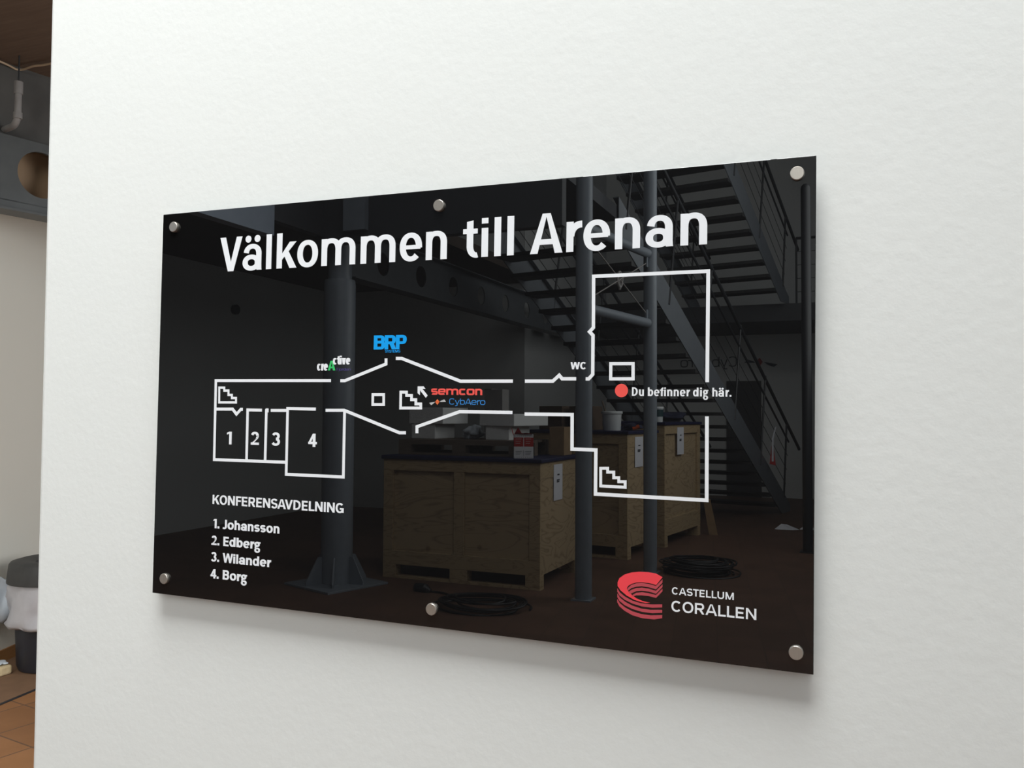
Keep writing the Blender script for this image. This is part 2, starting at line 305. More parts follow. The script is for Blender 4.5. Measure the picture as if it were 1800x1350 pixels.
# the side room to the left of the sign wall
WD = Vector((-.349, .937)); WN = Vector((.937, .349))
def side(t, off=0): return Vector((-4.25, 2.47)) + WD*t + WN*off
def side_prism(t0, t1, o0, o1, z0, z1, name, m):
    p = [side(t0, o0), side(t1, o0), side(t1, o1), side(t0, o1)]
    return struct(MB().prism([(v.x, v.y, z0) for v in p], (0, 0, z1-z0)).build(name, m))
side_prism(-1.6, 4.5, -.12, 0, 0, 3.55, 'wall_side', M['wallside'])
side_prism(-1.6, 4.5, 0, .014, 0, .075, 'baseboard_side', M['basewood'])
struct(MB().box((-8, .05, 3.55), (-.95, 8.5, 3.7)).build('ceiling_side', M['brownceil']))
struct(MB().box((-8, 7.5, 0), (3, 7.65, 3.55)).build('wall_end', M['wall']))
struct(MB().box((.9, .2, 0), (1.0, 7.5, 3.55)).build('wall_inner', M['wall']))
b = MB()
for a, c in (((.87, 2.3, 1.0), (.9, 4.9, 1.05)), ((.87, 2.3, 2.75), (.9, 4.9, 2.8)), ((.87, 2.3, 1.05), (.9, 2.35, 2.75)), ((.87, 4.85, 1.05), (.9, 4.9, 2.75))): b.box(a, c)
struct(b.build('side_fill_frame', M['wall']))  # unseen frame made up around the added side room fill
BD = Vector((.2, .98)); BN = Vector((.98, -.2)); BP = Vector((-3.81, 2.097))
def bpt(t, o=0): return BP + BD*t + BN*o
p = [bpt(-1.6, -.30), bpt(2.2, -.30), bpt(2.2, -.06), bpt(-1.6, -.06)]
struct(MB().prism([(v.x, v.y, 3.12) for v in p], (0, 0, .43)).build('trim_6', M['concrete']))
p = [bpt(-1.6, -.30), bpt(2.2, -.30), bpt(2.2, -.2), bpt(-1.6, -.2)]
struct(MB().prism([(v.x, v.y, 2.74) for v in p], (0, 0, .38)).build('trim_7', M['tan']))

def web(mb, cells, z0, z1, r, thick, put):
    """plate with a round hole per cell; cells = [(s0, s1, s_hole or None)]; put(s, z, o) -> point"""
    for s0, s1, sh in cells:
        if sh is None:
            for o in (0, thick):
                mb.bm.faces.new([mb.bm.verts.new(put(a, z, o)) for a, z in ((s0, z0), (s1, z0), (s1, z1), (s0, z1))])
            continue
        zc = (z0+z1)/2; n = 40; outer = []; inner = []
        for k in range(n):
            a = 2*PI*k/n + PI/4; c, s = math.cos(a), math.sin(a)
            inner.append((sh + r*c, zc + r*s))
            m = max(abs(c), abs(s)); c /= m; s /= m
            outer.append((sh + c*((s1-sh) if c > 0 else (sh-s0)), zc + s*(z1-zc)))
        lay = []
        for o in (0, thick):
            A = [mb.bm.verts.new(put(u, z, o)) for u, z in outer]; B = [mb.bm.verts.new(put(u, z, o)) for u, z in inner]
            for k in range(n): mb.bm.faces.new((A[k], A[(k+1)%n], B[(k+1)%n], B[k]))
            lay.append(B)
        for k in range(n): mb.bm.faces.new((lay[0][k], lay[0][(k+1)%n], lay[1][(k+1)%n], lay[1][k]))
    return mb

sb = thing('steel_beam', 'blue-grey steel beam with a round hole, at the top left edge of the frame', 'beam', (BP.x, BP.y, 2.68))
def putb(s, z, o):
    v = bpt(s, -o) - BP; return (v.x, v.y, z-2.68)
web(MB(), [(-1.6, -.3, -1.0), (-.3, .9, .195), (.9, 2.2, 1.5)], 2.745, 3.12, .135, .02, putb).build('web_plate', M['beamdark'], sb)
q = [bpt(-1.6, -.09)-BP, bpt(2.2, -.09)-BP, bpt(2.2, .07)-BP, bpt(-1.6, .07)-BP]
MB().prism([(v.x, v.y, 0) for v in q], (0, 0, .012)).build('lower_flange', M['beamdark'], sb)
q = [bpt(-1.6, -.02)-BP, bpt(2.2, -.02)-BP, bpt(2.2, .0)-BP, bpt(-1.6, .0)-BP]
MB().prism([(v.x, v.y, .012) for v in q], (0, 0, .06)).build('flange_root', M['beamdark'], sb)

pp = thing('drain_pipe', 'grey plastic pipe with an elbow below the brown ceiling, top left', 'pipe', (-3.62, 2.02, 3.16))
pc = bpt(.0, .11); O = Vector((-3.62, 2.02, 3.16))
pts = [Vector((pc.x, pc.y, 3.40)), Vector((pc.x, pc.y, 3.22))]
lf = Vector((-.97, .25, 0))
for k in range(1, 7):
    a = PI/2*k/6; pts.append(Vector((pc.x, pc.y, 3.22)) + lf*(.06*(1-math.cos(a))) + Vector((0, 0, -.06*math.sin(a))))
pts.append(pts[-1] + lf*.10)
MB().tube([p-O for p in pts], .0185, 16).build('pipe_run', M['pipe'], pp, smooth=True)
MB().tube([Vector((pc.x, pc.y, z))-O for z in (3.40, 3.33)], .0235, 16).build('pipe_socket', M['pipe'], pp, smooth=True)
MB().tube([Vector((pc.x, pc.y, z))-O for z in (3.225, 3.19)], .0235, 16).build('pipe_socket', M['pipe'], pp, smooth=True)
MB().tube([Vector((pc.x, pc.y, z))-O for z in (3.56, 3.40)], .004, 10).build('hanger_rod', M['railsteel'], pp)

ctl = [(-3.84, 1.60, 3.53), (-3.834, 2.058, 3.53), (-3.836, 2.177, 3.528), (-3.709, 2.174, 3.53), (-3.595, 2.184, 3.53), (-3.2, 2.15, 3.53)]
pts = []
for a, b_, c, d in zip([ctl[0]]+ctl[:-2], ctl[:-1], ctl[1:], ctl[2:]+[ctl[-1]]):
    for k in range(8):
        u = k/8; pts.append(tuple(.5*((2*q)+(-p+r)*u+(2*p-5*q+4*r-s)*u*u+(-p+3*q-3*r+s)*u**3) for p, q, r, s in zip(a, b_, c, d)))
tag(MB().tube(pts, .006, 8).build('ceiling_cord', M['cord'], smooth=True), 'thin beige cord sagging along the brown ceiling, top left', 'cord')

# ------------------------------------------------------------------ waste bin and crumb of sponge on the side room floor
bn = thing('waste_bin', 'dark plastic waste bin with white liner beside the left wall edge', 'bin', (-3.90, 2.56, .004), .3)
MB().lathe([(.165, 0), (.19, .004), (.2, .03), (.225, .52), (.2, .52), (.18, .05)]).build('body', M['binbody'], bn, smooth=True)
def wob(t, j): return (.012*math.sin(t*2*PI*5+j*1.3)+.007*math.sin(t*2*PI*11+j*2.1)) * (.6 if j in (0, 5) else 1.0)
MB().lathe([(.236, .545), (.245, .50), (.25, .44), (.247, .38), (.25, .32), (.262, .285), (.25, .262), (.235, .27)], wob=wob, seg=72, close=False).build('bin_liner', M['liner'], bn, smooth='all')
MB().lathe([(.262, .52), (.263, .53), (.252, .628), (.243, .64), (.20, .652), (.11, .635), (.09, .60)], seg=56).build('lid', M['binlid'], bn, smooth=True)
bw = MB(); R = 10
for i in range(R+1):
    for j in range(R+1):
        u, v = i/R, j/R
        bw.bm.verts.new((-.245-.085*u+.012*math.sin(9*v+4*u), -.02-.16*u+.03*math.sin(7*v), .54-.25*v-.05*u*v+.015*math.sin(13*u)))
bw.bm.verts.ensure_lookup_table()
for i in range(R):
    for j in range(R):
        a = i*(R+1)+j; bw.bm.faces.new([bw.bm.verts[q] for q in (a, a+1, a+R+2, a+R+1)])
o = bw.build('liner_flap', M['liner2'], bn, smooth='all')
sm = o.modifiers.new('thick', 'SOLIDIFY'); sm.thickness = .003
def lump(name, m, parent, c, size, seed, amp=.25, sub=4, flip=False):
    rnd = random.Random(seed); bm = bmesh.new(); bmesh.ops.create_icosphere(bm, subdivisions=sub, radius=1)
    ph = [(Vector((rnd.uniform(-1, 1), rnd.uniform(-1, 1), rnd.uniform(-1, 1)))*rnd.uniform(1.5, 5), rnd.uniform(0, 6)) for _ in range(9)]
    for v in bm.verts:
        k = 1 + amp*sum(math.sin(w.dot(v.co)*1.6+f) for w, f in ph)/4
        q = v.co*k
        v.co = Vector((q.x*size[0], q.y*size[1], max(-1, q.z)*size[2])) + Vector(c)
    lo = min(v.co.z for v in bm.verts)
    for v in bm.verts: v.co.z += c[2]-lo if parent is None else 0
    b = MB(); b.bm.free(); b.bm = bm
    return b.build(name, m, parent, flip=flip, smooth='all')
rg = thing('sponge', 'beige sponge with a pale cloth on top, floor at the left frame edge', 'sponge', (-4.02, 2.30, .0036))
MB().box((-.05, -.04, 0), (.05, .04, .055)).build('foam_block', M['beige'], rg, bevel=.012)
o = lump('cloth', M['liner2'], rg, (-.01, 0, .066), (.042, .036, .012), 3)
sd = Vector((-.17, .985)); s0 = Vector((-3.557, 1.949)); q0 = Vector((.985, .17))
a, b_ = s0-sd*1.0, s0+sd*1.3
tag(MB().prism([(v.x, v.y, 0) for v in (a, b_, b_+q0*.016, a+q0*.016)], (0, 0, .005)).build('floor_strip', M['railsteel']), 'thin dark strip along the edge of the brown sheet, bottom left', 'strip')
tag(MB().prism([(v.x, v.y, 0) for v in (a, b_, side(1.0, .018), side(-.9, .018))], (0, 0, .0035)).build('floor_sheet', M['mat']), 'brown sheet covering the floor under the waste bin, bottom left', 'floor covering')

# ------------------------------------------------------------------ lettering, drawn stroke by stroke (cap height 1, baseline 0)
def sgp(c, e): return math.copysign(abs(c)**e, c)
def arc(cx, cy, rx, ry, a0, a1, n=2.4, k=None):
    k = k or max(6, int(abs(a1-a0)/7)); e = 2/n
    return [(cx + rx*sgp(math.cos(math.radians(a0+(a1-a0)*i/k)), e), cy + ry*sgp(math.sin(math.radians(a0+(a1-a0)*i/k)), e)) for i in range(k+1)]
def stroke(pts, s, h, closed=False):
    q = [pts[0]]
    for p in pts[1:]:
        if math.hypot(p[0]-q[-1][0], p[1]-q[-1][1]) > 1e-4: q.append(p)
    if closed and math.hypot(q[0][0]-q[-1][0], q[0][1]-q[-1][1]) < 1e-4: q.pop()
    n = len(q); A = []; B = []
    for i, (x, y) in enumerate(q):
        a = q[(i-1) % n] if (closed or i > 0) else q[i]; b = q[(i+1) % n] if (closed or i < n-1) else q[i]
        dx, dy = b[0]-a[0], b[1]-a[1]; l = math.hypot(dx, dy) or 1; nx, ny = -dy/l, dx/l
        w = .5*math.sqrt((s*nx)**2 + (h*ny)**2)
        A.append((x+nx*w, y+ny*w)); B.append((x-nx*w, y-ny*w))
    return [[A[i], A[(i+1) % n], B[(i+1) % n], B[i]] for i in range(n if closed else n-1)]
def rc(x0, y0, x1, y1): return [(x0, y0), (x1, y0), (x1, y1), (x0, y1)]
def bar(x0, y0, x1, y1, w): return [(x0-w/2, y0), (x0+w/2, y0), (x1+w/2, y1), (x1-w/2, y1)]
GW = dict(V=.8, v=.62, i=0, l=0, k=.675, o=.687, m=1.09, e=.669, n=.613, t=.412, A=.855, r=.383, a=.656, D=.72, u=.61, b=.66, d=.66, f=.42,
          g=.64, h=.61, K=.75, O=.80, N=.74, F=.56, E=.58, R=.70, S=.66, L=.55, I=0, G=.78, J=.44, s=.58, W=1.12, w=.95, B=.68, C=.76, T=.64, U=.74,
          M=.92, P=.66, Y=.74, y=.64, c=.62, j=.24)
GW.update({'1': .36, '2': .58, '3': .58, '4': .64, '.': 0, 'ä': .656})
SB = {}
for c in 'ilIhmnNMHUuEFLDBRPKk1': SB[c] = (.085, .08)
for c in 'obdpeacsCOGSgä023': SB[c] = (.05, .05)
for c in 'AVWYTvwyt4': SB[c] = (.012, .012)
SB.update({'d': (.05, .085), 'b': (.085, .05), 'n': (.085, .08), 'r': (.085, .015), 'f': (.015, .0), 'k': (.085, .0), 'K': (.085, .0), 'L': (.085, .01), 'F': (.085, .01),
           '.': (.07, .07), 'J': (.0, .07), 'P': (.085, .02), 'a': (.04, .085), 'ä': (.02, .085), 'u': (.08, .085)})
def glyph(ch, w, F):
    s, h, xh, n = F['s'], F['h'], F['xh'], F['n']; ov = .012
    A = lambda *a: arc(*a, n=n)
    ST = lambda p, closed=False: stroke(p, s, h, closed)
    if ch in 'lI': return [rc(0, 0, s, 1)]
    if ch == 'i': return [rc(0, 0, s, xh), rc(0, 1-h*1.05, s, 1)]
    if ch == 'j': return [rc(w-s, -.1, w, xh), rc(w-s, 1-h, w, 1)] + ST([(w-s/2, 0), (w-s/2, -.15), (0, -.25)])
    if ch == '.': return [rc(0, 0, s, s*.95)]
    if ch in 'o': return ST(A(w/2, xh/2, w/2-s/2, xh/2+ov-h/2, 0, 360), True)
    if ch == 'O': return ST(A(w/2, .5, w/2-s/2, .5+ov-h/2, 0, 360), True)
    if ch in 'cC':
        H = xh if ch == 'c' else 1; return ST(A(w/2, H/2, w/2-s/2, H/2+ov-h/2, 42, 318))
    if ch == 'G': return ST(A(w/2, .5, w/2-s/2, .5+ov-h/2, 42, 322)) + [rc(w-s, .04, w, .5), rc(w*.52, .5-h, w, .5)]
    if ch == 'e':
        return ST(A(w/2, xh/2, w/2-s/2, xh/2+ov-h/2, -4, 316)) + [rc(s*.6, xh*.5-h*.42, w-s*.25, xh*.5+h*.38)]
    if ch in 'nmhru' or ch in 'bdp':
        if ch == 'u':
            return [[(w-x, xh-y) for x, y in p] for p in glyph('n', w, F)]
        if ch == 'd': return [[(w-x, y) for x, y in p] for p in glyph('b', w, F)]
        o = [rc(0, 0, s, 1 if ch in 'hb' else xh)]
        if ch == 'b': return o + ST(A(w/2+s*.06, xh/2, w/2-s/2-s*.06, xh/2+ov-h/2, 0, 360), True)
        if ch == 'r':
            y0 = xh*.48; return o + stroke(A(w*1.02, y0, w*1.02-s*.62, xh+ov-h*.62-y0, 176, 88), s, h*1.25)
        wm = (w+s)/2 if ch == 'm' else w
        for k in range(2 if ch == 'm' else 1):
            x0 = k*(w-s)/2; rx = (wm-s)/2; ry = min(.34, rx*1.05+.03)
            o += ST(arc(x0+s/2+rx, xh+ov-h/2-ry, rx, ry, 178, 0, n=2.35) + [(x0+wm-s/2, 0)])
        return o
    if ch in 'aä':
        ry = xh*.30; rx = (w-s)/2-.02
        o = ST(A(w-s/2-rx-.01, xh+ov-h/2-ry, rx, ry, 172, 0) + [(w-s/2-.01, .12)])
        o += [[(w-s-.01, .16), (w-.01, .16), (w-.005, .05), (w+.0, 0), (w-s*.92, 0), (w-s-.005, .06)]]
        bt = xh*.60
        o += ST(A(w*.46, (bt-ov)/2, w*.46-s/2, (bt+ov)/2-h*.48, 0, 360), True)
        if ch == 'ä':
            for cx in (w*.28, w*.76):
                r = s*.56; o.append([(cx+r*math.cos(2*PI*k/24), 1-r*.95+r*math.sin(2*PI*k/24)) for k in range(24)])
        return o
    if ch in 'sS':
        H = xh if ch == 's' else 1; ry = (H+2*ov-h)/4; rx = w/2-s*.46
        return stroke(A(w/2, H/2+ry, rx, ry, 24, 262) + A(w/2, H/2-ry, rx, ry, 82, -156), s*.95, h)
    if ch == 't':
        x = w*.26+s/2; r = min(w-x, .3)
        return [[(x-s/2, .25), (x+s/2, .25), (x+s/2, .96), (x-s/2, .93)], rc(0, xh-h*.95, w, xh)] + ST([(x, .4)] + A(x+r*.92, .30, r*.92, .30-h/2+ov, 180, 268) + [(w, h/2-ov*.3)])
    if ch == 'f':
        x = w*.28+s/2
        return [rc(x-s/2, 0, x+s/2, .72), rc(0, xh-h*.95, w*.98, xh)] + ST([(x, .5)] + A(w*1.0, .74, w-x, .26-h/2, 180, 92))
    if ch == 'g':
        o = ST(A(w*.44, xh*.66, w*.44-s/2, xh*.35-h*.42, 0, 360), True)
        o += [rc(w*.62, xh-h*.85, w, xh)]
        o += stroke(A(w*.48, -.13, w*.48-s/2, .19, 0, 360), s*.9, h*.9, True)
        o += stroke([(w*.28, xh*.36), (w*.16, xh*.24), (w*.22, .10)], s*.8, h*.8)
        return o
    if ch in 'yvV':
        H = xh if ch in 'yv' else 1; wd = s*1.1
        o = [bar(wd/2, H, w/2, 0, wd), bar(w-wd/2, H, w/2, 0, wd)]
        o = [[(0, H), (wd, H), (w/2+wd*.36, 0), (w/2-wd*.5, 0)], [(w-wd, H), (w, H), (w/2+wd*.5, 0), (w/2-wd*.36, 0)]]
        if ch == 'y': o += [[(w/2-wd*.42, 0), (w/2+wd*.5, 0), (w/2-wd*.12, -.27), (w*.06, -.27), (w*.06, -.27+h), (w/2-wd*.8, -.27+h)]]
        return o
    if ch in 'wW':
        H = xh if ch == 'w' else 1; wd = s*.98; q = w*.27; m = w/2
        return [[(0, H), (wd, H), (q+wd*.42, 0), (q-wd*.5, 0)], [(m-wd*.5, H), (m+wd*.42, H), (q+wd*.5, 0), (q-wd*.4, 0)],
                [(m-wd*.42, H), (m+wd*.5, H), (w-q+wd*.4, 0), (w-q-wd*.5, 0)], [(w-wd, H), (w, H), (w-q+wd*.5, 0), (w-q-wd*.42, 0)]]
    if ch == 'A':
        wd = s*1.1; m = w/2
        return [[(0, 0), (wd, 0), (m+wd*.1, 1), (m-wd*.52, 1)], [(w-wd, 0), (w, 0), (m+wd*.52, 1), (m-wd*.1, 1)], rc(w*.2, .22, w*.8, .22+h)]
    if ch in 'kK':
        H = xh if ch == 'k' else 1; wd = s*1.25
        return [rc(0, 0, s, 1), [(s*.9, H*.30), (s*.9, H*.30+wd*.75), (w-wd*1.02, H), (w-.01, H)], [(w*.36, H*.52), (w*.36+wd*.62, H*.52+wd*.5), (w, 0), (w-wd, 0)]]
    if ch == 'N': return [rc(0, 0, s, 1), rc(w-s, 0, w, 1), [(0, 1), (s*1.05, 1), (w, 0), (w-s*1.05, 0)]]
    if ch == 'M': return [rc(0, 0, s, 1), rc(w-s, 0, w, 1), [(0, 1), (s*1.15, 1), (w/2+s*.42, 0), (w/2-s*.42, 0)], [(w-s*1.15, 1), (w, 1), (w/2+s*.42, 0), (w/2-s*.42, 0)]]
    if ch in 'EFL':
        o = [rc(0, 0, s, 1)]
        if ch != 'F': o.append(rc(0, 0, w, h))
        if ch != 'L': o += [rc(0, 1-h, w, 1), rc(0, .5-h*.45, w*.93, .5+h*.55)]
        return o
    if ch == 'T': return [rc(0, 1-h, w, 1), rc(w/2-s/2, 0, w/2+s/2, 1)]
    if ch == 'Y': return [rc(w/2-s/2, 0, w/2+s/2, .45), [(0, 1), (s*1.1, 1), (w/2+s*.5, .42), (w/2-s*.5, .42)], [(w-s*1.1, 1), (w, 1), (w/2+s*.5, .42), (w/2-s*.5, .42)]]
    if ch == 'U': return ST([(s/2, 1)] + A(w/2, .36, w/2-s/2, .36+ov-h/2, 180, 360) + [(w-s/2, 1)])
    if ch == 'D':
        r = w*.56; return [rc(0, 0, s, 1)] + ST([(0, 1-h/2), (w-s/2-r, 1-h/2)] + A(w-s/2-r, .5, r, .5-h/2, 90, -90) + [(0, h/2)])
    if ch in 'PRB':
        m = .46 if ch != 'B' else .52; rb = (1-h/2-m)/2; rx = rb*1.05
        o = [rc(0, 0, s, 1)] + ST([(0, 1-h/2), (w*.97-s/2-rx, 1-h/2)] + A(w*.97-s/2-rx, m+rb, rx, rb, 90, -90) + [(0, m)])
        if ch == 'R': o.append([(w*.38, m), (w*.38+s*1.1, m+h*.3), (w, 0), (w-s*1.15, 0)])
        if ch == 'B':
            rb2 = (m-h/2)/2; o += ST([(0, m), (w-s/2-rb2, m)] + A(w-s/2-rb2, h/2+rb2, rb2, rb2, 90, -90) + [(0, h/2)])
        return o
    if ch == 'J': return ST([(w-s/2, 1), (w-s/2, .3)] + A(w*.36, .28, w*.64-s/2, .28+ov-h/2, 0, -100) + [(0, h*.55)])
    if ch == '1': return [rc(w-s, 0, w, 1), [(0, .76), (0, .90), (w-s, 1), (w-s, .84)]]
    if ch == '2': return ST(A(w*.48, .69, w*.48-s/2, .31+ov-h/2, 165, 2)) + [[(w-s*.98, .64), (w, .70), (w*.88, .50), (s*1.2, h*.9), (0, h*.8), (0, h*.3), (w*.55, .42)]] + [rc(0, 0, w, h)]
    if ch == '3':
        ry = (1+2*ov-h)/4
        return stroke(A(w*.46, .5+ry+.01, w*.5-s*.5, ry-.01, 158, -84), s*.95, h) + stroke(A(w*.46, .5-ry, w*.54-s/2, ry, 84, -158), s*.95, h)
    if ch == '4': return [rc(w*.52, 0, w*.52+s, 1), rc(0, .2, w, .2+h), [(0, .2+h*.5), (s*.9, .2+h*.5), (w*.52+s*.75, 1), (w*.52, 1)]]
    raise ValueError(ch)
KERN = {'AV': -.15, 'SA': -.05, 'LT': -.1, 'Wi': -.04, 'cy': -.03}
def place(polys, u, v, c): return [[(u+x*c, v+y*c) for x, y in p] for p in polys]
def run(text, u0, u1, v, c, F, gap=1.0):
    fixed = 0; var = 0
    for i, ch in enumerate(text):
        if ch == ' ': fixed += F.get('sp', .30); continue
        if GW[ch] == 0: fixed += F['s']
        else: var += GW[ch]
        a, b = SB.get(ch, (.05, .05)); a *= gap; b *= gap
        fixed += (a if i else 0) + (b if i < len(text)-1 else 0) + KERN.get(text[i:i+2], 0)
    k = ((u1-u0)/c - fixed)/var if var else 1
    x = 0; out = []
    for i, ch in enumerate(text):
        if ch == ' ': x += F.get('sp', .30); continue
        a, b = SB.get(ch, (.05, .05))
        if i: x += a*gap
        w = GW[ch]*k if GW[ch] else F['s']
        out += place(glyph(ch, w, F), u0+x*c, v, c)
        x += w + b*gap + KERN.get(text[i:i+2], 0)
    return out
def polyline(pts, w, closed=False):
    n = len(pts); V = [Vector(p) for p in pts]; L = []; R = []
    for i in range(n):
        a = V[i]-V[i-1] if (closed or i > 0) else V[i+1]-V[i]
        b = V[(i+1) % n]-V[i] if (closed or i < n-1) else V[i]-V[i-1]
        a.normalize(); b.normalize(); na = Vector((-a.y, a.x)); nb = Vector((-b.y, b.x)); m = na+nb
        if m.length < .1: m = na
        m.normalize(); k = w/2/max(.35, m.dot(na)); L.append(tuple(V[i]+m*k)); R.append(tuple(V[i]-m*k))
    return [[L[i], L[(i+1) % n], R[(i+1) % n], R[i]] for i in range(n if closed else n-1)]


# ------------------------------------------------------------------ the sign
sg = thing('information_sign', 'black gloss information sign with a white floor plan, on the white wall', 'sign', (0, 0, 1.561))
sg.rotation_euler = (0, .01176, 0)
MB().box((-.6, 0, -.366), (.6, .005, .366)).build('panel', M['acrylic'], sg, bevel=.0006, segs=2)
for u, v in K['caps']:
    c = MB()
    prof = [(.0100, 0), (.0100, -.0036), (.0097, -.0046), (.0090, -.0052)]
    n = 40; rings = []
    for r, y in prof: rings.append([c.bm.verts.new((u+r*math.cos(2*PI*k/n), y, v+r*math.sin(2*PI*k/n))) for k in range(n)])
    for A, B in zip(rings, rings[1:]):
        for k in range(n): c.bm.faces.new((A[k], A[(k+1)%n], B[(k+1)%n], B[k]))
    c.bm.faces.new(rings[0]); c.bm.faces.new(rings[-1])
    so = c.build('standoff_cap', M['steelcap'], sg)
    MB().tube([(u, .0055, v), (u, .0252, v)], .008, 24).build('standoff_barrel', M['steelcap'], so, smooth=True)

def word(name, polys, m, label=None):
    o = MB().flat(polys).build(name, m, sg)
    if label: o['label'] = label
    return o
HEAD = [('V',-.4585,-.4070),('ä',-.4053,-.3622),('l',-.3520,-.3403),('k',-.3285,-.2851),('o',-.2833,-.2391),('m',-.2315,-.1612),('m',-.1505,-.0810),('e',-.0726,-.0296),('n',-.0222,.0174),
 ('t',.0470,.0735),('i',.0808,.0925),('l',.1037,.1154),('l',.1265,.1382),('A',.1664,.2214),('r',.2277,.2523),('e',.2558,.2989),('n',.3068,.3464),('a',.3548,.3970),('n',.4080,.4476)]
F1 = dict(s=.183, h=.135, xh=.745, n=2.15)
for i0, i1 in ((0, 9), (9, 13), (13, 19)):
    ps = []
    for ch, a, b in HEAD[i0:i1]: ps += place(glyph(ch, (b-a)/.0643, F1), a, .2474, .0643)
    word('headline_word', ps, M['white'])

T = K['text']
def line(name, s, key, F, m, cap=None, gap=1.0, label=None):
    (u0, v0), (u1, v1), c = T[key]
    c = cap or c
    return word(name, run(s, u0, u1, (v0+v1)/2, c, F, gap), m, label)
FD = dict(s=.20, h=.15, xh=.75, n=2.15)
FC = dict(s=.25, h=.18, xh=.74, n=2.15)
line('caption_lettering', 'Du befinner dig här.', 'Du befinner dig här.', FD, M['white'], .0130)
line('heading_lettering', 'KONFERENSAVDELNING', 'KONF', dict(FC, s=.225, h=.17), M['white'], .0172, .95)
line('list_lettering', '1. Johansson', '1', dict(FC, sp=.42), M['white'], .0172, .85)
line('list_lettering', '2. Edberg', '2', dict(FC, sp=.42), M['white'], .0172, .85)
line('list_lettering', '3. Wilander', '3', dict(FC, sp=.42), M['white'], .0172, .85)
line('list_lettering', '4. Borg', '4', dict(FC, sp=.42), M['white'], .0172, .85)
FO = dict(s=.19, h=.165, xh=.74, n=2.2)
line('owner_lettering', 'CASTELLUM', 'CASTELLUM', FO, M['white'], .0104, 1.2)
line('owner_lettering', 'CORALLEN', 'CORALLEN', dict(FO, s=.18, h=.16), M['white'], .0158, 1.1)
line('room_lettering', 'WC', 'WC', dict(FC, s=.27, h=.19), M['white'], None, .6)
for i in (1, 2, 3, 4): line('room_number', str(i), 'd%d' % i, dict(FC, s=.24), M['white'], .0236)
line('tenant_lettering', 'BRP', 'BRP', dict(s=.29, h=.20, xh=.74, n=2.6), M['blue'], None, -.12, 'blue lettering')
line('tenant_lettering', 'SYSTEMS', 'SYSTEMS', dict(s=.15, h=.12, xh=.74, n=2.4), M['blue'], None, 1, 'tiny blue lettering')
# white, green and purple word mark
(u0, v0), (u1, v1), c = T['cre']; ps = run('cre', u0, u1, v0, c/.76, FC, .3)
(u0, v0), (u1, v1), c = T['ctive']; ps += run('ctive', u0, u1, v0, c/.76, FC, .3)
word('tenant_lettering', ps, M['white'], 'white lettering')
line('tenant_lettering', 'A', 'A', dict(FC, s=.26), M['green'], None, 1, 'green letter')
line('tenant_lettering', 'Fjorden', 'fjord', dict(s=.14, h=.1, xh=.7, n=2.2), M['purple'], None, 1, 'purple lettering')
line('tenant_lettering', 'semcon', 'semcon', dict(s=.34, h=.26, xh=1.0, n=5), M['red'], None, .8, 'red lettering')
line('tenant_lettering', 'CybAero', 'Cyb', dict(s=.11, h=.10, xh=.74, n=3.2), M['blue2'], .0098, 1, 'thin blue lettering')
word('propeller_hub', [K['prop'][0]], M['orange'])
for p in K['prop'][1:]: word('propeller_blade', [p], M['silverp'])
hx = K['prop'][0]; hy = (hx[0][1]+hx[2][1])/2
o = MB().flat([[(hx[0][0]+.0006, hy-.0004), (hx[2][0]-.0006, hy-.0004), (hx[2][0]-.0006, hy+.0004), (hx[0][0]+.0006, hy+.0004)]], .0001, -.0005).build('hub_line', M['redcard'], sg)

LW = .0054
ps = []
for pl in K['plan']: ps += polyline(pl, LW)
x, y = K['tick'][0][0]
ps.append([(x-.003, y+.001), (x+.003, y+.001), (x+.003, y-.006), (x-.003, y-.006)])
word('floor_plan_outline', ps, M['white'])
for k, pl in enumerate(K['stairs']): word('stair_symbol', polyline(pl, (.0043, .0049, .0044)[k], True), M['white'])
for k, pl in enumerate(K['rects']): word('lift_symbol', polyline(pl, (.0049, .0050)[k], True), M['white'])
word('direction_arrow', K['arrow'], M['white'])
(u, v), r = K['dot']
word('location_dot', [[(u+r*math.cos(2*PI*k/48), v+r*math.sin(2*PI*k/48)) for k in range(48)]], M['red'], 'red location dot')
em = word('emblem', [K['c_top']], M['red2'], 'bright coral top of the letter C emblem')
word('emblem_band', K['c_out'], M['red3'], 'darker coral outer bands')
word('emblem_band', K['c_in'], M['red3'], 'darker coral inner bands')

# ------------------------------------------------------------------ the hall that the sign mirrors (everything below stands in front of the sign wall)
def H(name, mb, m, parent=None, **kw): return mb.build(name, m, parent, flip=True, **kw)

